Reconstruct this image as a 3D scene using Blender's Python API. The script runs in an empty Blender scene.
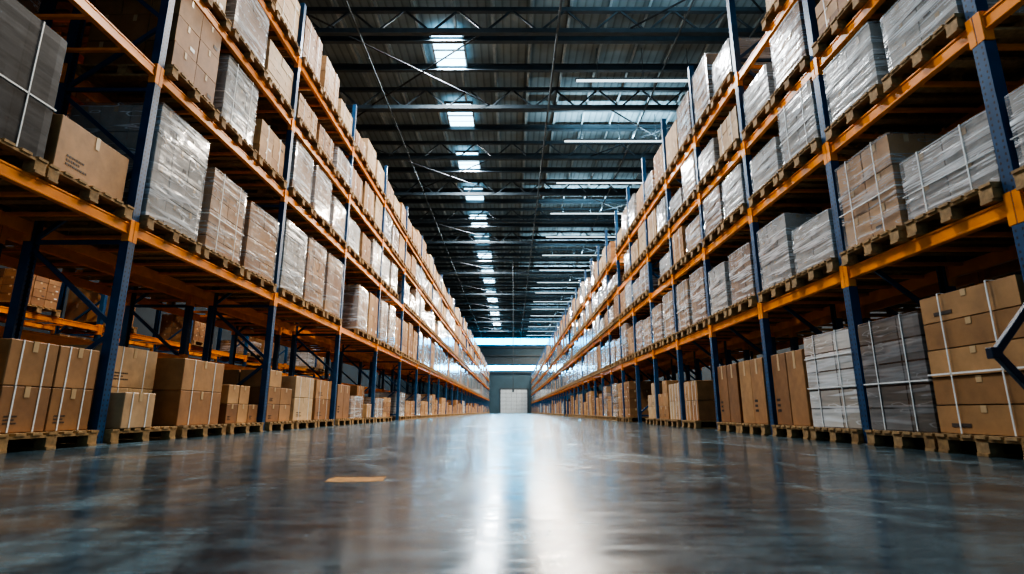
import bpy, bmesh, math, random
from mathutils import Vector, Matrix
R = random.Random(7)
S = 0.32
scene = bpy.context.scene
COL = scene.collection

# ------------------------------------------------------------ materials
def new_mat(name):
    m = bpy.data.materials.new(name); m.use_nodes = True
    nt = m.node_tree
    b = nt.nodes["Principled BSDF"]
    return m, nt, b
def nd(nt, t, **kw):
    n = nt.nodes.new(t)
    for k, v in kw.items(): setattr(n, k, v)
    return n
def lk(nt, a, b): nt.links.new(a, b)
def math_n(nt, op, a=None, b=None, v=None):
    n = nd(nt, "ShaderNodeMath", operation=op)
    if a is not None: lk(nt, a, n.inputs[0])
    if b is not None: lk(nt, b, n.inputs[1])
    if v is not None: n.inputs[1].default_value = v
    return n.outputs[0]
def ramp(nt, fac, stops, interp='LINEAR'):
    n = nd(nt, "ShaderNodeValToRGB"); n.color_ramp.interpolation = interp
    e = n.color_ramp.elements
    e[0].position = stops[0][0]; e[0].color = (*stops[0][1], 1)
    e[1].position = stops[-1][0]; e[1].color = (*stops[-1][1], 1)
    for p, c in stops[1:-1]:
        x = e.new(p); x.color = (*c, 1)
    lk(nt, fac, n.inputs[0]); return n.outputs[0]
def mixc(nt, fac, a, b, mode='MIX'):
    n = nd(nt, "ShaderNodeMix", data_type='RGBA', blend_type=mode)
    for s, v in ((n.inputs[0], fac), (n.inputs[6], a), (n.inputs[7], b)):
        if hasattr(v, "default_value") or hasattr(v, "links"): lk(nt, v, s)
        elif isinstance(v, (int, float)): s.default_value = v
        else: s.default_value = (*v, 1)
    return n.outputs[2]
def objcoord(nt, scale=(1, 1, 1), rot=(0, 0, 0)):
    tc = nd(nt, "ShaderNodeTexCoord"); mp = nd(nt, "ShaderNodeMapping")
    mp.inputs["Scale"].default_value = scale; mp.inputs["Rotation"].default_value = rot
    lk(nt, tc.outputs["Object"], mp.inputs[0]); return mp.outputs[0]
def noise(nt, vec, scale, detail=3, rough=.5, dist=0):
    n = nd(nt, "ShaderNodeTexNoise"); n.inputs["Scale"].default_value = scale
    n.inputs["Detail"].default_value = detail; n.inputs["Roughness"].default_value = rough
    n.inputs["Distortion"].default_value = dist
    lk(nt, vec, n.inputs["Vector"]); return n.outputs["Fac"]
def bump(nt, b, h, strength, dist=.01):
    n = nd(nt, "ShaderNodeBump"); n.inputs["Strength"].default_value = strength
    n.inputs["Distance"].default_value = dist
    lk(nt, h, n.inputs["Height"]); lk(nt, n.outputs[0], b.inputs["Normal"])
def rnd(nt):
    at = nd(nt, "ShaderNodeAttribute", attribute_name="tint")
    oi = nd(nt, "ShaderNodeObjectInfo")
    s = math_n(nt, 'ADD', at.outputs["Fac"], oi.outputs["Random"])
    return math_n(nt, 'FRACT', s)

def simple(name, col, rough=.5, metal=0, nscale=6, var=.25, bmp=0):
    m, nt, b = new_mat(name)
    v = objcoord(nt); f = noise(nt, v, nscale, 4, .6)
    d = tuple(c * (1 - var) for c in col); l = tuple(min(1, c * (1 + var)) for c in col)
    lk(nt, ramp(nt, f, [(.3, d), (.7, l)]), b.inputs["Base Color"])
    b.inputs["Roughness"].default_value = rough; b.inputs["Metallic"].default_value = metal
    if bmp: bump(nt, b, f, bmp)
    return m

def cardboard(name, stops):
    m, nt, b = new_mat(name)
    r = rnd(nt); c = ramp(nt, r, stops)
    v = objcoord(nt, (3, 3, 3)); f = noise(nt, v, 2, 4, .6)
    c2 = mixc(nt, 1.0, c, ramp(nt, f, [(.3, (.75, .75, .75)), (.7, (1.1, 1.1, 1.1))]), 'MULTIPLY')
    lk(nt, c2, b.inputs["Base Color"]); b.inputs["Roughness"].default_value = .62
    v2 = objcoord(nt, (1, 1, 40)); bump(nt, b, noise(nt, v2, 4, 2), .12, .004)
    return m
M_card = cardboard("cardboard", [(0, (.23, .105, .039)), (.35, (.34, .17, .068)), (.7, (.46, .26, .113)), (1, (.29, .14, .05))])
M_cardp = cardboard("pale_cardboard", [(0, (.4, .24, .115)), (.5, (.52, .36, .2)), (1, (.46, .29, .155))])
M_tape = simple("packing_tape", (.5, .35, .2), .3, var=.1)
M_tan = simple("worn_tan_tape", (.3, .135, .025), .9, nscale=20, var=.5)
M_strap = simple("white_strapping", (.75, .75, .73), .4, var=.1)
M_print = simple("printed_ink", (.06, .04, .03), .6, var=.2)

WR = [(0, (.2, .2, .2)), (.1, (.46, .46, .46)), (.2, (.46, .35, .24)), (.32, (.35, .2, .1)), (.45, (.5, .49, .48)), (.56, (.41, .22, .1)), (.68, (.52, .43, .34)), (.8, (.33, .19, .09)), (.9, (.25, .25, .26)), (1, (.44, .29, .17))]
def wrapmat(name, trans=False, stops=WR, hi_amt=.55, hic=(.74, .77, .8), coat=1.0, thru=.24, bmp=.4, rough=.2, spec=.5):
    m, nt, b = new_mat(name)
    r = rnd(nt)
    base = ramp(nt, r, stops)
    br = nd(nt, "ShaderNodeTexBrick"); br.offset = 0
    tc = nd(nt, "ShaderNodeTexCoord"); sp = nd(nt, "ShaderNodeSeparateXYZ"); cb = nd(nt, "ShaderNodeCombineXYZ")
    lk(nt, tc.outputs["Object"], sp.inputs[0])
    xy = math_n(nt, 'ADD', sp.outputs[0], sp.outputs[1])
    lk(nt, xy, cb.inputs[0]); lk(nt, sp.outputs[2], cb.inputs[1])
    lk(nt, cb.outputs[0], br.inputs["Vector"])
    br.inputs["Scale"].default_value = 1; br.inputs["Brick Width"].default_value = .345
    br.inputs["Row Height"].default_value = .2; br.inputs["Mortar Size"].default_value = .009
    br.inputs["Mortar Smooth"].default_value = .3
    br.inputs["Color1"].default_value = (1, .98, .95, 1); br.inputs["Color2"].default_value = (.58, .51, .44, 1)
    br.inputs["Mortar"].default_value = (.05, .035, .025, 1)
    if not trans: base = mixc(nt, .92, base, br.outputs["Color"], 'MULTIPLY')
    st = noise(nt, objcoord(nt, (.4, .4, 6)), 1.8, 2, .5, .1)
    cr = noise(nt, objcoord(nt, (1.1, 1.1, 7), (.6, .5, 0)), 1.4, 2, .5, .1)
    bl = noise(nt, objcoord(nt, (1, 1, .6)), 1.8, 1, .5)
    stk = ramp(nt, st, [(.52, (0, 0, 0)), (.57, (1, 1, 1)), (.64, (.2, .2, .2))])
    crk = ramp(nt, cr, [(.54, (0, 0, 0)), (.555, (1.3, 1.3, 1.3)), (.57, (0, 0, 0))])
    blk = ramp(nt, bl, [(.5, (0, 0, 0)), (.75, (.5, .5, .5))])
    hi = math_n(nt, 'MAXIMUM', stk, crk); hi = math_n(nt, 'MAXIMUM', hi, blk); hi = math_n(nt, 'MULTIPLY', hi, v=hi_amt)
    col = mixc(nt, hi, base, hic)  # streak, crease and sheen highlights painted into the film colour
    lk(nt, col, b.inputs["Base Color"])
    b.inputs["Roughness"].default_value = rough; b.inputs["Specular IOR Level"].default_value = spec
    b.inputs["Coat Weight"].default_value = coat; b.inputs["Coat Roughness"].default_value = .08
    hsum = math_n(nt, 'ADD', st, cr); bump(nt, b, hsum, bmp, .03)
    if trans:
        tr = nd(nt, "ShaderNodeBsdfTransparent"); mx = nd(nt, "ShaderNodeMixShader")
        f = math_n(nt, 'MULTIPLY_ADD', hi, v=1.1)
        f.node.inputs[2].default_value = thru
        lk(nt, f, mx.inputs[0]); lk(nt, tr.outputs[0], mx.inputs[1]); lk(nt, b.outputs[0], mx.inputs[2])
        lk(nt, mx.outputs[0], nt.nodes["Material Output"].inputs[0])
    return m
M_wrap = wrapmat("stretch_film")
M_wrapt = wrapmat("clear_stretch_film", True, [(0, (.52, .53, .54)), (1, (.6, .6, .6))], .58)
M_wrapc = wrapmat("glossy_clear_stretch_film", True, [(0, (.5, .51, .52)), (1, (.6, .6, .6))], .42, thru=.1)
M_wrapd = wrapmat("dark_stretch_film", False, [(0, (.01, .01, .012)), (1, (.016, .016, .018))], .35, (.035, .037, .04), 0, bmp=.08, rough=.5, spec=.2)
M_wrapg = wrapmat("grey_stretch_film", False, [(0, (.13, .135, .14)), (1, (.19, .19, .19))], .35, (.4, .42, .44), .5)
M_wrapw = wrapmat("white_stretch_film", False, [(0, (.52, .53, .53)), (1, (.6, .6, .58))], .6)
M_cgrey = cardboard("grey_board_cartons", [(0, (.33, .3, .27)), (.5, (.46, .43, .39)), (1, (.37, .33, .28))])

def wood(name):
    m, nt, b = new_mat(name); r = rnd(nt)
    c = ramp(nt, r, [(0, (.26, .15, .06)), (.5, (.42, .255, .11)), (1, (.33, .21, .1))])
    f = noise(nt, objcoord(nt, (14, 14, 14)), 1.5, 4, .6)
    lk(nt, mixc(nt, 1, c, ramp(nt, f, [(.3, (.6, .6, .6)), (.7, (1.15, 1.15, 1.15))]), 'MULTIPLY'), b.inputs["Base Color"])
    b.inputs["Roughness"].default_value = .75; return m
M_wood = wood("pallet_wood")
M_orange = simple("orange_enamel", (.95, .27, .004), .36, 0, 5, .18)
def postmat():
    m, nt, b = new_mat("blue_perforated_steel")
    tc = nd(nt, "ShaderNodeTexCoord"); sp = nd(nt, "ShaderNodeSeparateXYZ"); lk(nt, tc.outputs["Object"], sp.inputs[0])
    z = math_n(nt, 'MULTIPLY', sp.outputs[2], v=20.0); z = math_n(nt, 'FRACT', z)
    z = math_n(nt, 'SUBTRACT', z, v=.5); z = math_n(nt, 'ABSOLUTE', z); zz = math_n(nt, 'LESS_THAN', z, v=.2)
    x = math_n(nt, 'ABSOLUTE', sp.outputs[1]); x = math_n(nt, 'SUBTRACT', x, v=.026); x = math_n(nt, 'ABSOLUTE', x)
    xx = math_n(nt, 'LESS_THAN', x, v=.007); h = math_n(nt, 'MULTIPLY', zz, xx)
    f = noise(nt, objcoord(nt), 5, 4)
    c = ramp(nt, f, [(.3, (.006, .045, .115)), (.7, (.011, .078, .185))])
    lk(nt, mixc(nt, h, c, (.003, .004, .006)), b.inputs["Base Color"])
    b.inputs["Roughness"].default_value = .4; return m
M_blue = postmat()
M_bluep = simple("blue_enamel", (.01, .06, .145), .4, 0, 5, .15)
M_navy = simple("navy_enamel", (.005, .02, .05), .4, 0, 5, .15)
M_steel = simple("galvanised_steel", (.2, .22, .23), .45, .4, 4, .15)
M_truss = simple("dark_painted_steel", (.035, .053, .066), .6, 0, 3, .2)
M_brace = simple("black_painted_steel", (.014, .02, .025), .8, 0, 3, .2)
M_purlin = simple("grey_purlin_steel", (.28, .35, .38), .6, 0, 3, .2)
M_pipe = simple("dull_pipe_steel", (.08, .1, .11), .8, 0, 3, .2)
M_white = simple("white_paint", (.38, .43, .46), .5, 0, 3, .08)

def emis(name, col, s):
    m, nt, b = new_mat(name)
    b.inputs["Base Color"].default_value = (*col, 1)
    b.inputs["Emission Color"].default_value = (*col, 1); b.inputs["Emission Strength"].default_value = s
    return m
M_sky = emis("skylight_glazing", (.45, .8, 1), 4.0)
M_tube = emis("lamp_diffuser", (.75, .92, 1), .9)
M_win = emis("window_glazing", (.02, .5, .95), 8)
M_win2 = emis("bright_window_glazing", (.14, .62, 1), 24)

def floormat():
    m, nt, b = new_mat("polished_concrete")
    v = objcoord(nt)
    f1 = noise(nt, v, .55, 6, .6, .3); f2 = noise(nt, v, 5, 6, .7); f3 = noise(nt, objcoord(nt, (1, .5, 1)), 1.6, 6, .7, .8)
    f4 = noise(nt, objcoord(nt, (.5, 2.2, 1)), 1.1, 6, .7, .5)
    f5 = noise(nt, objcoord(nt, (2.5, 18, 1), (0, 0, .12)), 1.5, 5, .7, .5)
    f6 = noise(nt, v, 38, 3, .6)
    c = ramp(nt, f1, [(.3, (.032, .057, .07)), (.5, (.055, .085, .1)), (.72, (.095, .13, .145))])
    c = mixc(nt, .9, c, ramp(nt, f2, [(.3, (.5, .5, .5)), (.7, (1.4, 1.4, 1.4))]), 'MULTIPLY')
    c = mixc(nt, .9, c, ramp(nt, f3, [(.4, (1, 1, 1)), (.52, (.4, .42, .45)), (.62, (1.55, 1.5, 1.45))]), 'MULTIPLY')
    c = mixc(nt, .8, c, ramp(nt, f5, [(.35, (.65, .65, .65)), (.65, (1.4, 1.4, 1.4))]), 'MULTIPLY')
    c = mixc(nt, .6, c, ramp(nt, f6, [(.35, (.7, .7, .7)), (.65, (1.3, 1.3, 1.3))]), 'MULTIPLY')
    c = mixc(nt, ramp(nt, f4, [(.55, (0, 0, 0)), (.7, (.45, .45, .45))]), c, (.25, .14, .05))
    br = nd(nt, "ShaderNodeTexBrick"); br.offset = 0; lk(nt, v, br.inputs["Vector"])
    br.inputs["Scale"].default_value = 1; br.inputs["Brick Width"].default_value = 3.2; br.inputs["Row Height"].default_value = 2.35
    br.inputs["Mortar Size"].default_value = .007
    for k, q in (("Color1", 1), ("Color2", .9), ("Mortar", .3)): br.inputs[k].default_value = (q, q, q, 1)
    c = mixc(nt, 1, c, br.outputs["Color"], 'MULTIPLY')
    lk(nt, c, b.inputs["Base Color"])
    rr = ramp(nt, f3, [(.38, (.1, .1, .1)), (.62, (.26, .26, .26))])
    r2 = mixc(nt, .5, rr, ramp(nt, f5, [(.35, (.1, .1, .1)), (.65, (.36, .36, .36))]))
    lk(nt, r2, b.inputs["Roughness"])
    b.inputs["IOR"].default_value = 1.38
    b.inputs["Specular Tint"].default_value = (.66, .89, 1, 1)
    bump(nt, b, f2, .07, .005)
    return m
M_floor = floormat()
def ceilmat():
    m, nt, b = new_mat("ribbed_metal_deck")
    tc = nd(nt, "ShaderNodeTexCoord"); sp = nd(nt, "ShaderNodeSeparateXYZ"); lk(nt, tc.outputs["Object"], sp.inputs[0])
    w = math_n(nt, 'MULTIPLY', sp.outputs[0], v=3.3); w = math_n(nt, 'FRACT', w)
    c = ramp(nt, w, [(0, (.18, .24, .265)), (.15, (.21, .275, .3)), (.7, (.21, .275, .3)), (.8, (.13, .17, .185)), (1, (.18, .24, .265))])
    f = noise(nt, objcoord(nt), .7, 4)
    lk(nt, mixc(nt, 1, c, ramp(nt, f, [(.3, (.7, .7, .7)), (.7, (1.15, 1.15, 1.15))]), 'MULTIPLY'), b.inputs["Base Color"])
    b.inputs["Roughness"].default_value = .9; b.inputs["Specular IOR Level"].default_value = .2
    bump(nt, b, w, .1, .01); return m
M_ceil = ceilmat()
M_wall = simple("grey_wall_panel", (.03, .07, .095), .6, 0, .6, .15)
M_wallside = simple("dark_wall_panel", (.02, .026, .03), .7, 0, .6, .2)

# ------------------------------------------------------------ mesh builder
class MB:
    def __init__(s): s.v = []; s.f = []; s.m = []; s.t = []
    def box(s, c, d, mi=0, t=.5, rot=None):
        n = len(s.v); hx, hy, hz = d[0] / 2, d[1] / 2, d[2] / 2
        for z in (-hz, hz):
            for x, y in ((-hx, -hy), (hx, -hy), (hx, hy), (-hx, hy)):
                p = Vector((x, y, z))
                if rot is not None: p = rot @ p
                s.v.append((p.x + c[0], p.y + c[1], p.z + c[2]))
        for q in ((0, 3, 2, 1), (4, 5, 6, 7), (0, 1, 5, 4), (1, 2, 6, 5), (2, 3, 7, 6), (3, 0, 4, 7)):
            s.f.append(tuple(n + i for i in q)); s.m.append(mi); s.t.append(t)
    def bar(s, a, b, w, h, mi=0, t=.5):
        a = Vector(a); b = Vector(b); d = b - a; L = d.length
        q = d.to_track_quat('X', 'Z').to_matrix()
        s.box((a + b) / 2, (L, w, h), mi, t, q)
    def prism(s, prof, z0, z1, mi=0, t=.5):
        n = len(s.v); k = len(prof)
        for z in (z0, z1):
            for x, y in prof: s.v.append((x, y, z))
        for i in range(k):
            j = (i + 1) % k
            s.f.append((n + i, n + j, n + k + j, n + k + i)); s.m.append(mi); s.t.append(t)
        s.f.append(tuple(n + k + i for i in range(k))); s.m.append(mi); s.t.append(t)
        s.f.append(tuple(n + i for i in reversed(range(k)))); s.m.append(mi); s.t.append(t)
    def add(s, me, M, tint=None):
        n = len(s.v)
        for v in me.v: p = M @ Vector(v); s.v.append((p.x, p.y, p.z))
        for f in me.f: s.f.append(tuple(n + i for i in f))
        s.m += me.m; s.t += [(t if tint is None else (t + tint) % 1) for t in me.t]
    def mesh(s, name, mats, bevel=0, smooth=False, seg=1):
        me = bpy.data.meshes.new(name); me.from_pydata(s.v, [], s.f)
        for m in mats: me.materials.append(m)
        me.polygons.foreach_set("material_index", s.m)
        at = me.attributes.new("tint", 'FLOAT', 'FACE'); at.data.foreach_set("value", s.t)
        if bevel:
            bm = bmesh.new(); bm.from_mesh(me)
            bmesh.ops.bevel(bm, geom=bm.edges[:], offset=bevel, segments=seg, affect='EDGES', clamp_overlap=True)
            bm.to_mesh(me); bm.free()
        if smooth: me.polygons.foreach_set("use_smooth", [True] * len(me.polygons))
        me.update(); return me

def put(me, name, loc=(0, 0, 0), rz=0, parent=None, scale=None, label=None, cat=None, group=None, kind=None):
    o = bpy.data.objects.new(name, me); o.location = loc; o.rotation_euler = (0, 0, rz)
    if scale: o.scale = scale
    if parent is not None: o.parent = parent
    if label: o["label"] = label
    if cat: o["category"] = cat
    if group: o["group"] = group
    if kind: o["kind"] = kind
    COL.objects.link(o); return o

# ------------------------------------------------------------ room
YW = 310 * S; ZC = 46 * S; XL, XR = -17.5, 17.0; YB = -5
b = MB(); b.box(((XL + XR) / 2, (YW + YB) / 2, -.1), (XR - XL, YW - YB, .2)); put(b.mesh("floor", [M_floor]), "floor", kind="structure", label="polished grey concrete warehouse floor", cat="floor")
b = MB(); b.box(((XL + XR) / 2, (YW + YB) / 2, ZC + .1), (XR - XL, YW - YB, .2)); put(b.mesh("ceiling", [M_ceil]), "ceiling", kind="structure", label="dark ribbed metal roof deck", cat="ceiling")
for nm, x in (("wall_left", XL - .1), ("wall_right", XR + .1)):
    b = MB(); b.box((x, (YW + YB) / 2, ZC / 2), (.2, YW - YB, ZC))
    put(b.mesh(nm, [M_wallside]), nm, kind="structure", label="dark metal clad side wall of warehouse", cat="wall")
b = MB(); b.box(((XL + XR) / 2, YW + .1, ZC / 2), (XR - XL, .2, ZC))
for i in range(24):
    b.box((XL + .7 + i * 1.45, YW - .02, ZC / 2), (.06, .04, ZC - .05))
put(b.mesh("wall_back", [M_wall]), "wall_back", kind="structure", label="grey panelled end wall", cat="wall")
def window(nm, z, h, x0, x1, mat, n):
    b = MB(); b.box(((x0 + x1) / 2, YW - .08, z), (x1 - x0, .06, h), 0)
    for i in range(n + 1):
        b.box((x0 + (x1 - x0) * i / n, YW - .13, z), (.06, .06, h + .1), 1)
    for s_ in (-1, 1): b.box(((x0 + x1) / 2, YW - .13, z + s_ * h / 2), (x1 - x0, .07, .08), 1)
    put(b.mesh(nm, [mat, M_truss]), nm, kind="structure", label="long strip window high on end wall", cat="window")
window("window_1", 40.2 * S, 4.0 * S, -11, 11, M_win, 7)
window("window_2", 25 * S, 2.8 * S, -8, 8, M_win2, 3)
b = MB(); b.box((0, YW - .25, 22.4 * S), (16, .3, .25)); b.box((0, YW - .2, 32 * S), (16, .2, .3)); b.box((0, YW - .2, 36.6 * S), (20, .2, .2)); b.box((0, YW - .2, 29 * S), (16, .12, 1.2))
put(b.mesh("trim_1", [M_truss]), "trim_1", kind="structure", label="dark steel rails across end wall", cat="trim")
b = MB(); dw, dh = 15 * S, 13 * S; dx = .35
b.box((dx, YW - .1, dh / 2), (dw, .08, dh), 0)
for i in range(1, 6): b.box((dx, YW - .15, dh * i / 6), (dw, .03, .05), 1)
for i in range(1, 5): b.box((dx - dw / 2 + dw * i / 5, YW - .15, dh / 2), (.05, .03, dh), 1)
for s_ in (-1, 1): b.box((dx + s_ * (dw / 2 + .1), YW - .15, dh / 2), (.2, .2, dh + .2), 2)
b.box((dx, YW - .15, dh + .15), (dw + .4, .2, .25), 2)
put(b.mesh("door_1", [M_white, M_steel, M_truss]), "door_1", kind="structure", label="pale grey panelled loading door", cat="door")

# roof steel
bays = [16.6 + 4.9 * k for k in range(-2, 17)]
b = MB(); zt, zb = ZC - .36, ZC - 1.25
b.box((0, 0, zt), (31, .16, .16)); b.box((0, 0, zb), (31, .18, .18))
n = 16
for i in range(n):
    x0 = -15.4 + 30.8 * i / n; x1 = -15.4 + 30.8 * (i + 1) / n; xm = (x0 + x1) / 2
    b.bar((x0, 0, zt), (xm, 0, zb), .06, .06); b.bar((xm, 0, zb), (x1, 0, zt), .06, .06)
me_tr = b.mesh("roof_truss", [M_truss])
for y in bays: put(me_tr, "roof_truss", (0, y, 0), label="dark steel lattice roof truss spanning the aisle", cat="roof truss", group="roof trusses")
b = MB()
for z in (-.13, .13): b.box((0, 0, z), (31, .18, .03))
b.box((0, 0, 0), (31, .03, .25))
me_rb = b.mesh("roof_beam", [M_truss])
for y in bays[:-1]:
    for o_ in (1.5, 3.3): put(me_rb, "roof_beam", (0, y + o_, ZC - .38), label="dark steel cross beam under roof deck", cat="roof beam", group="roof cross beams")
b = MB(); L = YW - YB
b.box((0, L / 2, 0), (.03, L - .1, .2)); b.box((.03, L / 2, .1), (.09, L - .1, .02)); b.box((-.03, L / 2, -.1), (.09, L - .1, .02))
me_pu = b.mesh("roof_purlin", [M_purlin])
x = -14.9
while x < 15: put(me_pu, "roof_purlin", (x, YB, ZC - .125), label="grey steel purlin running under roof deck", cat="purlin", group="roof purlins"); x += 1.42
for k, y in enumerate(bays[:-1]):
    for x0 in ((-11.5, 4.2) if k % 2 else (-6.2, 9.0)):
        b = MB()
        b.bar((x0, .1, -.0), (x0 + 5.2, 4.8, 0), .05, .04); b.bar((x0 + 5.2, .1, -.03), (x0, 4.8, -.03), .05, .04)
        put(b.mesh("roof_brace", [M_brace]), "roof_brace", (0, y, zb + .1), label="dark crossed steel braces between roof trusses", cat="roof brace", group="roof braces")
def cyl(b, a, c, r, n=10, mi=0):
    a = Vector(a); c = Vector(c); q = (c - a).to_track_quat('Z', 'X').to_matrix(); k = len(b.v)
    for p in (a, c):
        for i in range(n):
            o = q @ Vector((r * math.cos(2 * math.pi * i / n), r * math.sin(2 * math.pi * i / n), 0)) + p
            b.v.append(tuple(o))
    for i in range(n):
        j = (i + 1) % n; b.f.append((k + i, k + j, k + n + j, k + n + i)); b.m.append(mi); b.t.append(.5)
    b.f.append(tuple(k + i for i in reversed(range(n)))); b.m.append(mi); b.t.append(.5)
    b.f.append(tuple(k + n + i for i in range(n))); b.m.append(mi); b.t.append(.5)
for px, pr in ((1.6, .045), (-5.4, .03), (-8.6, .04), (5.9, .03), (8.5, .035)):
    b = MB(); cyl(b, (px, 4, zb - .13), (px, YW - .01, zb - .13), pr)
    for y in bays: b.box((px, y, zb - .1), (.04, .04, .1)); cyl(b, (px, y + 1.2, zb - .1), (px, y + 1.2, zb - .27), .025, 8)
    put(b.mesh("sprinkler_pipe", [M_pipe]), "sprinkler_pipe", label="grey steel sprinkler pipe hung under roof trusses", cat="pipe", group="sprinkler pipes")
cx, cy, z0 = .1, 150 * S, 7 * S
b = MB(); cyl(b, (cx, cy, z0), (cx, cy, ZC - .001), .035); b.box((cx, cy, z0 - .15), (.18, .18, .3))
put(b.mesh("hanging_cable", [M_truss]), "hanging_cable", label="dark cable hanging from roof with control box", cat="cable")
# skylights
b = MB(); b.box((0, 0, -.03), (1.2, 2.2, .04), 0)
for sx in (-1, 1): b.box((sx * .63, 0, -.05), (.07, 2.3, .12), 1)
for sy in (-1, 0, 1): b.box((0, sy * 1.1, -.05), (1.3, .06, .12), 1)
for sy in (-.5, .5): b.box((0, sy * 1.1, -.04), (1.3, .03, .06), 1)
me_sk = b.mesh("window_3", [M_sky, M_steel])
for i, k in enumerate(range(-2, 16)):
    y = 18.95 + 4.9 * k
    put(me_sk, "window_%d" % (3 + i), (-2.52, y - .1, ZC - .23), kind="structure", label="bright rectangular skylight in metal roof", cat="skylight")
def area(loc, sx, sy, p, col=(1, 1, 1), rot=(0, 0, 0), spec=.35):
    l = bpy.data.lights.new("area_glow", 'AREA'); l.shape = 'RECTANGLE'; l.size = sx; l.size_y = sy; l.energy = p; l.color = col
    l.specular_factor = spec
    o = bpy.data.objects.new("area_light", l); o.location = loc; o.rotation_euler = rot; COL.objects.link(o)
for k in range(-2, 16, 2):
    area((-2.52, 18.85 + 4.9 * k, ZC - .42), 1.15, 2.1, 1450, (.95, .98, 1))
b = MB(); b.box((0, 0, 0), (5.4, .16, .06), 1); b.box((0, 0, -.05), (5.3, .12, .05), 0)
for x in (-1.8, 0, 1.8): b.box((x, 0, .7), (.025, .025, 1.4), 1)
me_b = b.mesh("batten_light", [M_tube, M_pipe])
for k, y in enumerate(bays):
    put(me_b, "batten_light", (5.2, y + 2.3, ZC - 1.6), label="long white batten lamp hung under roof steel", cat="ceiling light", group="batten lights")
    if k % 2 == 0: continue
    area((5.2, y + 2.3, ZC - 1.69), 5.2, .1, 1300, (1, .88, .74), spec=.12)
    area((5.2, y + 2.3, ZC - 1.55), 5.2, .1, 240, (.6, .86, 1), (math.pi, 0, 0), .1)  # added upward fill that brightens the roof deck
b = MB(); b.box((0, 0, 0), (.14, 1.6, .06), 1); b.box((0, 0, -.045), (.1, 1.5, .03), 0)
for s_ in (-.7, .7): b.box((0, s_, 3.0), (.02, .02, 6.0), 1)
me_al = b.mesh("added_aisle_lamp", [M_tube, M_pipe])
for y in (7.5, 16.0):  # lamps added to brighten the beams of the racks behind
    put(me_al, "added_aisle_lamp", (-8.05, y, 8.4), label="slim added fill lamp over the neighbouring aisle", cat="ceiling light", group="added fill lamps")
    area((-8.05, y, 8.32), .1, 1.5, 190, (1, .78, .55))

b = MB()
pts = [(-.13, -.08), (-.05, -.095), (.08, -.09), (.135, -.06), (.125, .05), (.13, .09), (-.02, .085), (-.12, .095), (-.135, .02)]
b.prism(pts, 0.0002, .0012)
put(b.mesh("floor_tape_patch", [M_tan]), "floor_tape_patch", (-2.33 * S, 8.5 * S, 0), .08, label="worn orange tan tape patch stuck on concrete floor", cat="tape patch")

# ------------------------------------------------------------ object meshes
def pallet_b(w, d, h=.144):
    b = MB(); bt = .022
    for i in range(7):
        y = -w / 2 + .05 + (w - .1) * i / 6
        b.box((0, y, h - bt / 2), (d, .095, bt), 0, R.random() * .5)
    for x in (-d / 2 + .06, 0, d / 2 - .06):
        b.box((x, 0, h - bt * 1.5), (.1, w, bt), 0, R.random() * .5)
        for y in (-w / 2 + .06, 0, w / 2 - .06): b.box((x, y, (h - bt) / 2), (.1, .11, h - 3 * bt), 0, R.random() * .5)
    for y in (-w / 2 + .06, 0, w / 2 - .06): b.box((0, y, bt / 2), (d, .1, bt), 0, R.random() * .5)
    return b
PD = 1.2
pal = {}
for key, w in (("L", 1.04), ("R", .86)):
    bb = pallet_b(w, PD); pal[key] = (bb, bb.mesh("wooden_pallet", [M_wood]), )
def stack_b(w, d, h, ny, nx, nz, tape=True, jit=.004):
    b = MB()
    cx, cy, cz = d / nx, w / ny, h / nz
    for i in range(nx):
        for j in range(ny):
            for k in range(nz):
                if 0 < i < nx - 1 and 0 < j < ny - 1: continue
                x = -d / 2 + cx * (i + .5); y = -w / 2 + cy * (j + .5); z = cz * (k + .5)
                x += R.uniform(-jit, jit); y += R.uniform(-jit, jit); t = R.random() * .4
                b.box((x, y, z), (cx - .012, cy - .012, cz - .008), 0, t)
                if tape:
                    for sx in (-1, 1):
                        if (i == 0 and sx < 0) or (i == nx - 1 and sx > 0):
                            b.box((x + sx * (cx / 2 - .005), y, z + cz * .36), (.004, .045, cz * .24), 1, t)
                            if R.random() < .3: b.box((x + sx * (cx / 2 - .005), y + cy * .25, z - cz * .2), (.004, cy * .2, cz * .13), 2 if R.random() < .5 else 3, t)
                    if j == 0: b.box((x, y - cy / 2 + .005, z + cz * .36), (.045, .004, cz * .24), 1, t)
    return b
def wrap_b(w, d, h, top=True):
    b = MB(); N = 13; nz = 14; hw, hd = w / 2, d / 2
    ring = []
    for (x0, y0, x1, y1) in ((-hd, -hw, hd, -hw), (hd, -hw, hd, hw), (hd, hw, -hd, hw), (-hd, hw, -hd, -hw)):
        for i in range(N):
            t = i / N; ring.append((x0 + (x1 - x0) * t, y0 + (y1 - y0) * t, i == 0))
    M_ = len(ring)
    for k in range(nz + 1):
        z = h * k / nz
        band = R.uniform(-.001, .002)
        for (x, y, corner) in ring:
            l = 1 + band + R.uniform(-.001, .0015) - (.008 if corner else 0)
            ss = 1 - .006 * (k == nz)
            b.v.append((x * l * ss, y * l * ss, z))
    for k in range(nz):
        for i in range(M_):
            j = (i + 1) % M_
            b.f.append((k * M_ + i, k * M_ + j, (k + 1) * M_ + j, (k + 1) * M_ + i)); b.m.append(0); b.t.append(.5)
    b.f.append(tuple(nz * M_ + i for i in range(M_))); b.m.append(0); b.t.append(.5)
    return b
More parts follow.
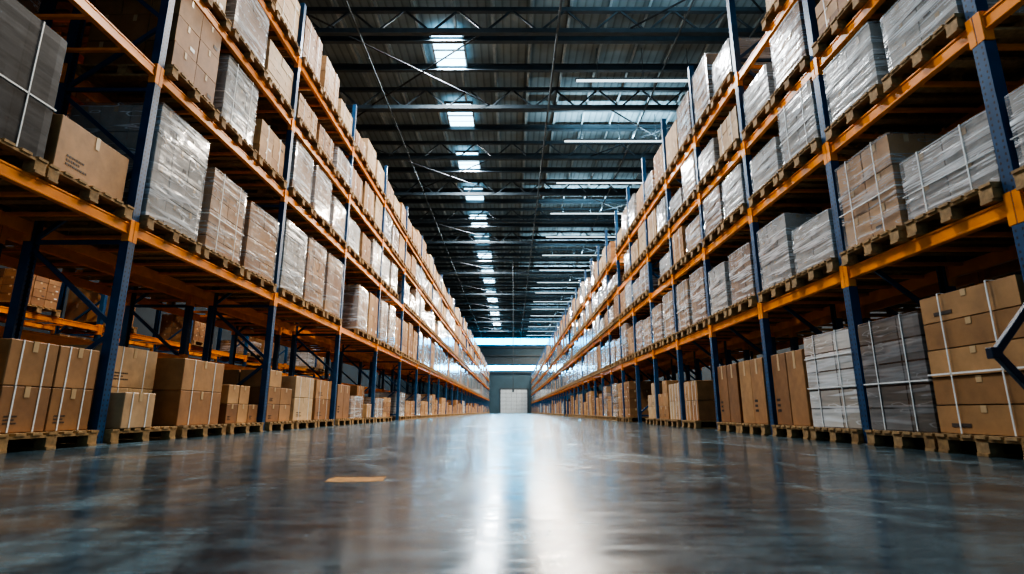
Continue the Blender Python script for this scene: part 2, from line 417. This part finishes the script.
def strap_b(w, d, h, pos, axis, sw=.02):
    b = MB(); t = .004; o = .012
    if axis == 'X':
        for s_ in (-1, 1): b.box((s_ * (d / 2 + o), pos, h / 2 + .004), (t, sw, h))
        b.box((0, pos, h + .006), (d + 2 * o, sw, t))
    else:
        for s_ in (-1, 1):
            b.box((s_ * (d / 2 + o), 0, pos), (t, w + 2 * o, sw)); b.box((0, s_ * (w / 2 + o), pos), (d + 2 * o, t, sw))
    return b
STK = {"L": [], "R": []}
for key, w in (("L", .97), ("R", .8)):
    for (ny, nx, nz) in ((3, 3, 4), (2, 3, 3), (3, 3, 5), (2, 2, 2), (2, 3, 4), (2, 3, 6), (1, 2, 5)):
        H = 1.0
        sb = stack_b(w, 1.06, H, ny, nx, nz)
        wb = wrap_b(w + .03, 1.09, H + .015)
        simp = stack_b(w, 1.06, H, ny, 1, nz, False)
        wsimp = MB(); wsimp.box((0, 0, .5), (1.09, w + .03, 1.0))
        STK[key].append(dict(w=w, sb=sb, sm=sb.mesh("carton_stack", [M_card, M_tape, M_print, M_strap]), smp=sb.mesh("carton_stack_pale", [M_cardp, M_tape, M_print, M_strap]), smg=sb.mesh("carton_stack_grey", [M_cgrey, M_tape, M_print, M_strap]),
            wm=wb.mesh("stretch_wrap", [M_wrap]), wmt=wb.mesh("stretch_wrap_hazy", [M_wrapt]), wmc=wb.mesh("stretch_wrap_clear", [M_wrapc]), wmd=wb.mesh("stretch_wrap_dark", [M_wrapd]), wmw=wb.mesh("stretch_wrap_white", [M_wrapw]), wmg=wb.mesh("stretch_wrap_grey", [M_wrapg]),
            simp=simp, wsimp=wsimp,
            st=[strap_b(w, 1.06, H, p * w * .25, 'X', .01).mesh("strap", [M_strap]) for p in (-1, 1)] + [strap_b(w, 1.06, H, .42, 'Z', .012).mesh("strap", [M_strap]), strap_b(w, 1.06, H, .75, 'Z', .01).mesh("strap", [M_strap])]))
CART = {}
def carton(w, d, h, pale=False):
    key = (w, d, h, pale)
    if key in CART: return CART[key]
    b = MB(); b.box((0, 0, h / 2), (d, w, h), 0, 0)
    body = b.mesh("cardboard_box", [M_cardp if pale else M_card, M_print], .006)
    t = MB(); t.box((0, 0, h + .001), (d + .004, .055, .003))
    for s_ in (-1, 1): t.box((s_ * (d / 2 + .0015), 0, h - h * .12), (.003, .05, h * .24))
    tape = t.mesh("packing_tape", [M_tape])
    q = MB()
    for s_ in (-1, 1):
        for r_ in range(3):
            xx = -w * .36
            for g in range((9, 6, 8)[r_]):
                gw = w * R.uniform(.012, .03)
                q.box((s_ * (d / 2 + .001), s_ * (xx + gw / 2), h * (.2 + .075 * r_)), (.002, gw, h * .035)); xx += gw + w * .01
    prn = q.mesh("printed_mark", [M_print])
    st = MB()
    for p in (-.25, .25):
        for s_ in (-1, 1): st.box((s_ * (d / 2 + .002), p * w, h / 2 + .002), (.003, .014, h - .002))
        st.box((0, p * w, h + .0015), (d + .006, .014, .002))
    CART[key] = (body, tape, prn, st.mesh("strap", [M_strap])); return CART[key]

# rack meshes
def post_mesh(top):
    b = MB(); w, d, t = .1, .09, .012
    prof = [(-d / 2, -w / 2), (d / 2, -w / 2), (d / 2, -w / 2 + .03), (d / 2 - t, -w / 2 + .03), (d / 2 - t, -w / 2 + t), (-d / 2 + t, -w / 2 + t), (-d / 2 + t, w / 2 - t), (d / 2 - t, w / 2 - t), (d / 2 - t, w / 2 - .03), (d / 2, w / 2 - .03), (d / 2, w / 2), (-d / 2, w / 2)]
    b.prism(prof, 0.01, top); return b.mesh("rack_post", [M_blue])
b = MB(); b.box((0, 0, .006), (.14, .15, .012))
for sy in (-1, 1): cyl(b, (.055, sy * .06, .012), (.055, sy * .06, .03), .01, 6)
me_foot = b.mesh("foot_plate", [M_steel])
def brace_mesh(top, D):
    b = MB(); z = .25; k = 0
    b.box((0, 0, .2), (D, .03, .045))
    while z + .9 < top:
        a, c = (-D / 2, D / 2) if k % 2 == 0 else (D / 2, -D / 2)
        b.bar((a, 0, z), (c, 0, z + .85), .03, .045); z += .9; k += 1
        if k % 2 == 0: b.box((0, 0, z), (D, .03, .045))
    return b.mesh("frame_bracing", [M_bluep])
def beam_b(L, dirx):
    b = MB(); h = .125
    b.box((0, 0, -h / 2), (.05, L, h)); b.box((-dirx * .004, 0, -h + .012), (.058, L, .02)); b.box((-dirx * .004, 0, -.012), (.058, L, .02))
    for s_ in (-1, 1):
        b.box((-dirx * .003, s_ * (L / 2 - .008), -h / 2 - .02), (.07, .016, .24))
        b.box((-dirx * .045, s_ * (L / 2 + .016), -h / 2 - .02), (.006, .064, .24))
    return b

LOADS = []; PALS = []
def rack(X0, dr, y0, bay, nb, levels, top, slots, D, key, lab, L0=True, probs=None, heights=None, extra=None, lodens=1.0, override=None):
    e = bpy.data.objects.new("pallet_rack", None); e.location = (X0, y0, 0); e.empty_display_size = .3; COL.objects.link(e)
    e["label"] = lab; e["category"] = "pallet rack"; e["group"] = "pallet racks lining the aisle"
    pm = post_mesh(top); bm_ = brace_mesh(top, D - .09)
    xf = dr * .045; xb = dr * (D - .045)
    for i in range(nb + 1):
        y = i * bay
        for x, rz in ((xf, 0 if dr > 0 else math.pi), (xb, math.pi if dr > 0 else 0)):
            p = put(pm, "rack_post", (x, y, 0), rz, e); f = put(me_foot, "foot_plate", (0, 0, 0), 0, p)
        put(bm_, "frame_bracing", (dr * D / 2, y, 0), 0, e)
    bl = bay - .1
    bb = beam_b(bl, dr); bbr = beam_b(bl, -dr)
    bmf = bb.mesh("rack_beam", [M_orange], .003); bmb = bbr.mesh("rack_beam", [M_orange])
    cnt = 0; rest = MB(); sup = MB(); sb = MB(); sb.box((0, 0, -.02), (D - .16, .04, .035)); sbm = sb.mesh("support_bar", [M_orange]); sc = 0
    for i in range(nb):
        for lv, z in enumerate(list(levels) + (extra or [])):
            yc = (i + .5) * bay
            for x, m_, q in ((xf, bmf, bb), (xb, bmb, bbr)):
                if cnt < 100: put(m_, "rack_beam", (x, yc, z), 0, e); cnt += 1
                else: rest.add(q, Matrix.Translation((x, yc, z)))
            for s_ in range(slots):
                ys = i * bay + .05 + (bay - .1) * (s_ + .5) / slots
                for o in (-.25, .25):
                    if sc < 98: put(sbm, "support_bar", (dr * D / 2, ys + o, z - .004), 0, e); sc += 1
                    else: sup.add(sb, Matrix.Translation((dr * D / 2, ys + o, z - .004)))
    if rest.v: put(rest.mesh("rack_beams", [M_orange]), "rack_beams", parent=e, kind="stuff")
    if sup.v: put(sup.mesh("support_bars", [M_orange]), "support_bars", parent=e, kind="stuff")
    for i in range(nb):
        for lv, z in enumerate([0] + list(levels)):
            if lv == 0 and not L0: continue
            for s_ in range(slots):
                ov = (override or {}).get((i, lv, s_))
                if ov == 'skip': continue
                if not ov and R.random() > (lodens if (lodens < 1) else (.995 if lv == 1 else .94)): continue
                ys = y0 + i * bay + .05 + (bay - .1) * (s_ + .5) / slots
                xc = X0 + dr * (D / 2 + R.uniform(-.02, .01))
                h = R.uniform(*heights[lv]); kind = 'W' if R.random() < probs[lv] else 'C'
                if R.random() < .14 and lv != 1: h *= .72
                tone = 'pale' if (lv >= 3 and R.random() < .5 and lodens == 1) else 'brown'
                L = dict(key=key, h=h, kind=kind, tone=tone, rz=R.uniform(-.015, .015), lv=lv, v=R.randrange(5), dr=dr, sy=R.uniform(.9, 1.02), dy=0)
                if ov: L.update(ov)
                ys += L["dy"]; ds = math.hypot(xc, ys, z)
                PALS.append((ds, key, (xc, ys, z + .001), R.uniform(-.012, .012)))
                L["ds"] = ds; L["loc"] = (xc, ys, z + .147)
                LOADS.append(L)
    return e

LX = -12.5 * S; RX = 10.8 * S
lev_L = [2.25, 4.11, 5.5, 6.78]; lev_R = [1.77, 3.17, 4.22, 5.37]
rack(LX, -1, 5.9 * S, 11 * S, 27, lev_L, 8.0, 3, 1.1, "L", "long blue and orange pallet rack stacked with cartons and wrapped loads",
     probs=[.12, .85, .75, .35, .2], heights=[(.5, 1.02), (1.1, 1.42), (.75, 1.04), (.7, .94), (.55, 1.05)],
     override={(0, 1, 2): dict(kind='BIG', h=.5), (0, 1, 1): dict(kind='D', h=1.15, v=0, dy=.07, sy=1.05), (0, 0, 2): dict(kind='P', pat=0), (1, 0, 0): dict(kind='P', pat=1), (1, 0, 1): dict(kind='P', pat=5), (1, 0, 2): dict(kind='P', pat=2),
               (2, 0, 0): dict(kind='P', pat=3), (2, 0, 1): dict(kind='P', pat=5), (0, 0, 1): dict(kind='P', pat=0), (1, 1, 0): dict(kind='W', h=1.36, v=0, g=1), (1, 1, 1): dict(kind='W', h=1.12, v=5, g=2), (1, 1, 2): dict(kind='W', h=1.08, v=4, g=2), (2, 1, 0): dict(kind='W', h=1.25, v=2, g=1), (2, 1, 1): dict(kind='W', h=1.3, v=0, g=2), (2, 1, 2): dict(kind='W', h=1.3, v=4, g=2), (1, 2, 0): dict(kind='C', h=1.1, v=1), (1, 2, 1): dict(kind='W', h=1.0, v=0, g=1), (0, 2, 2): 'skip', (0, 2, 1): dict(kind='W', h=.6)})
rr_ = rack(RX, 1, 4.8 * S, 6.08 * S, 50, lev_R, 6.9, 2, 1.1, "R", "long blue and orange pallet rack full of wrapped pallet loads",
     probs=[.25, .88, .82, .6, .3], heights=[(.65, 1.1), (.7, 1.02), (.52, .76), (.56, .85), (.6, 1.15)],
     override={(1, 0, 0): dict(kind='S', h=1.1, v=6, dy=.06, sy=1.14, rz=0), (1, 0, 1): dict(kind='G', h=1.0, v=0, dy=.03, sy=.98), (2, 0, 0): dict(kind='WH', h=1.0, v=2, sy=1.05, dy=-.02), (2, 0, 1): dict(kind='P', pat=4, pl=0), (3, 0, 0): dict(kind='P', pat=4, pl=0), (3, 0, 1): dict(kind='P', pat=4, pl=0), (0, 0, 1): dict(kind='S', h=1.08, v=0),
               (0, 1, 1): dict(kind='W', h=.55, v=1, g=1), (0, 2, 1): 'skip', (0, 3, 1): 'skip',
               (1, 1, 0): dict(kind='W', h=.55, v=3, sy=1.08, g=1), (1, 1, 1): dict(kind='W', h=.9, v=1, g=2, s=1), (2, 1, 0): dict(kind='W', h=.56, v=4, g=1), (2, 1, 1): dict(kind='W', h=.86, v=2, g=1), (2, 2, 0): dict(kind='W', h=.76, v=4, g=1), (1, 2, 1): dict(kind='W', h=.7, v=3, g=1, sy=.96), (1, 2, 0): dict(kind='W', h=.6, v=1, g=1, sy=.95)})
b = MB(); gx = -1.25 * S; gy = 6.08 * S
b.bar((0, gy - .07, 3.5 * S), (gx, gy - .07, 2.1 * S), .04, .045); b.bar((gx, gy - .07, 2.15 * S), (0, gy - .07, .5 * S), .04, .045)
b.box((gx, gy - .07, 2.12 * S), (.07, .05, .07))
put(b.mesh("post_guard", [M_navy], .004), "post_guard", parent=rr_)
rack(LX - 1.4, -1, 5.9 * S - 3.52, 11 * S, 11, lev_L, 8.0, 3, 1.1, "L", "blue and orange pallet rack standing behind the aisle rack", probs=[0, 0, .3, .5, .3],
     heights=[(.5, .85), (.6, 1.2), (.75, 1.0), (.75, .9), (.6, .9)], extra=[1.2], L0=True, lodens=.75)
rack(LX - 5.6, -1, 5.9 * S - 3.52, 11 * S, 9, [1.2] + lev_L, 8.0, 3, 1.1, "L", "blue and orange pallet rack in the neighbouring aisle", probs=[0, 0, .2, .3, .5, .3],
     heights=[(.5, .8), (.5, .7), (.6, 1.2), (.75, 1.0), (.75, .9), (.6, .9)], lodens=.42)
rack(RX + 1.4, 1, 4.8 * S, 6.08 * S, 14, lev_R, 6.9, 2, 1.1, "R", "blue and orange pallet rack standing behind the aisle rack", probs=[.1, .7, .85, .7, .4],
     heights=[(.6, 1.0), (.72, .98), (.58, .74), (.62, .82), (.75, 1.1)], lodens=.75)

# ------------------------------------------------------------ emit pallets
PALS.sort(key=lambda p: p[0]); far = MB()
for i, (ds, key, loc, rz) in enumerate(PALS):
    if i < 300: put(pal[key][1], "wooden_pallet", loc, rz, label="wooden pallet carrying goods in the rack", cat="pallet", group="wooden pallets in the racks")
    else:
        w = 1.04 if key == "L" else .86
        for zz in (.133, .011): far.box((loc[0], loc[1], loc[2] + zz), (PD, w, .022), 0, R.random())
        for y in (-w / 2 + .06, 0, w / 2 - .06): far.box((loc[0], loc[1] + y, loc[2] + .072), (PD, .1, .1), 0, R.random())
put(far.mesh("wooden_pallets", [M_wood]), "wooden_pallets", kind="stuff", label="many wooden pallets along the distant racks", cat="pallets")

# ------------------------------------------------------------ emit loads
LOADS.sort(key=lambda l: l["ds"])
nc = nw = ns = 0
farW = MB(); farC = MB(); farP = MB()
def put_carton(w, d, h, loc, rz, mark, strap=False, pale=False):
    body, tape, prn, st = carton(w, d, h, pale)
    o = put(body, "cardboard_box", loc, rz, label=("pale tan" if pale else "sealed brown") + " cardboard box on a wooden pallet", cat="cardboard box", group="cardboard boxes on pallets")
    put(tape, "packing_tape", parent=o)
    if mark: put(prn, "printed_mark", parent=o)
    if strap: put(st, "strap", parent=o)
    return o
for L in LOADS:
    key = L["key"]; x, y, z = L["loc"]; k = L["kind"]; W = .97 if key == "L" else .8
    if k == 'C' and L["lv"] == 0 and nc < 270 and L["ds"] < 45: k = 'P'; L["pat"] = R.randrange(6)
    if k == 'BIG':
        o = put_carton(.9, .6, .52, (x + .22, y, z), .03, True); o["label"] = "large printed cardboard box on a raised pallet"; nc += 1
        o = put_carton(.34, .36, .9, (x - .3, y + .3, z), 0, False); o["label"] = "taller brown cardboard box behind a printed carton"; nc += 1; continue
    if k == 'P':
        p = L["pat"]; items = []
        if p == 0:
            hh = .37
            for a in (-1, 1):
                for c in (-1, 1):
                    for q in (0, 1): items.append((W / 2 - .015, .5, hh, a * .262, c * (W / 4), q * (hh + .004)))
        elif p == 1:
            hh = .42; wf = round(W * .8, 3); off = (W - wf) / 2
            items = [(wf, .8, hh, L["dr"] * .13, off, 0), (wf, .8, hh + .02, L["dr"] * .13, off, hh + .004), (round(W * .5, 3), .3, .36, -L["dr"] * .45, -W * .2, 0)]
        elif p == 2:
            for a in (-1, 1):
                for c in (-1, 0, 1):
                    for q in (0, 1):
                        if q and c == (-1 if a < 0 else 1): continue
                        items.append((round(W / 3 - .015, 3), .48, .27, a * .25, c * W / 3, q * .274))
        elif p == 3:
            for a in (-1, 1):
                for c in (-1, 1):
                    for q in (0, 1, 2): 
                        if q == 2 and a * L["dr"] < 0 and c > 0: continue
                        items.append((W / 2 - .015, .5, .28, a * .262, c * W / 4, q * .284))
        elif p == 5:
            for q in (0, 1): items.append((W - .02, .98, .42 - .03 * q, 0, 0, q * .424))
        else:
            for a in (-1, 1):
                for c in (-1, 1): items.append((W / 2 - .012, .52, .9 if key == "R" else .78, a * .268, c * W / 4, 0))
        pl = R.random() < .3
        if "pl" in L: pl = bool(L["pl"])
        for (w, d, h, ox, oy, oz) in items:
            put_carton(w, d, h, (x + ox, y + oy, z + oz + .001), R.uniform(-.012, .012), R.random() < .4, p in (0, 1, 5), pl); nc += 1
        continue
    V = STK[key][L["v"]]; sc = (1, L["sy"], L["h"])
    if k in ('W', 'D', 'WH', 'G'):
        if nw < 300:
            near = L["ds"] < 18
            if near:
                g = L.get("g"); grey = g == 1 or (g is None and R.random() < .35)
                if k != 'W': o = put(V[{'D': "wmd", 'WH': "wmw", 'G': "wmg"}[k]], "wrapped_load", (x, y, z), L["rz"], scale=sc)
                else:
                    o = put(V["smg"] if grey else V["sm"], "wrapped_load", (x, y, z), L["rz"], scale=sc)
                    put(V["wmc"] if g == 2 else V["wmt"], "stretch_wrap", parent=o)
                if k != 'W' or L.get("s") or R.random() < .3:
                    for s_ in (V["st"] if k == 'WH' else V["st"][:3]): put(s_, "strap", parent=o, scale=(1.02, 1.025, 1.012))
            else:
                o = put(V["wm"], "wrapped_load", (x, y, z), L["rz"], scale=sc)
            o["label"] = {'D': "dark wrapped load with white straps on pallet", 'WH': "white wrapped carton load with straps on pallet", 'G': "dark grey wrapped load with straps on pallet", 'W': "stack of cartons wrapped in stretch film on pallet"}[k]
            o["category"] = "wrapped pallet load"; o["group"] = "stretch wrapped loads in the racks"
            nw += 1
        else: farW.add(V["wsimp"], Matrix.Translation((x, y, z)) @ Matrix.Diagonal((1, 1, L["h"], 1)), R.random())
    else:
        pale = L["tone"] == 'pale'
        if ns < 300:
            o = put(V["smp"] if pale else V["sm"], "carton_load", (x, y, z), L["rz"], scale=sc)
            if k == 'S':
                for s_ in V["st"][:3]: put(s_, "strap", parent=o)
            elif L["ds"] < 16 and R.random() < .6:
                for s_ in V["st"][:2]: put(s_, "strap", parent=o)
            o["label"] = ("pale kraft cartons stacked as one load on pallet" if pale else "brown cartons stacked and strapped on pallet"); o["category"] = "carton load"; o["group"] = "stacked carton loads in the racks"
            ns += 1
        else: (farP if pale else farC).add(V["simp"], Matrix.Translation((x, y, z)) @ Matrix.Diagonal((1, 1, L["h"], 1)), R.random())
for fb, nm, m, lb in ((farW, "wrapped_loads", M_wrap, "many wrapped pallet loads in distant rack bays"), (farC, "carton_loads", M_card, "many brown carton loads in distant rack bays"), (farP, "carton_loads", M_cardp, "many pale carton loads in distant rack bays")):
    if fb.v: put(fb.mesh(nm, [m, M_tape, M_print, M_strap]), nm, kind="stuff", label=lb, cat="pallet loads")
print("cartons", nc, "wrapped", nw, "stacks", ns, "total loads", len(LOADS), "pallets", len(PALS))

# ------------------------------------------------------------ light, world, camera
w = bpy.data.worlds.new("World"); scene.world = w; w.use_nodes = True
w.node_tree.nodes["Background"].inputs[0].default_value = (.42, .76, 1, 1); w.node_tree.nodes["Background"].inputs[1].default_value = .42
cam = bpy.data.cameras.new("camera"); co = bpy.data.objects.new("camera", cam); COL.objects.link(co)
co.location = (0, 0, S); co.rotation_euler = (math.radians(103), 0, 0)
cam.lens = 18.9; cam.sensor_width = 36; cam.clip_end = 400; cam.clip_start = .02
cam.dof.use_dof = True; cam.dof.focus_distance = 12; cam.dof.aperture_fstop = 2.0
scene.camera = co
scene.view_settings.view_transform = 'AgX'
try: scene.view_settings.look = 'AgX - High Contrast'
except Exception as ex: print(ex)
scene.view_settings.exposure = 0.5
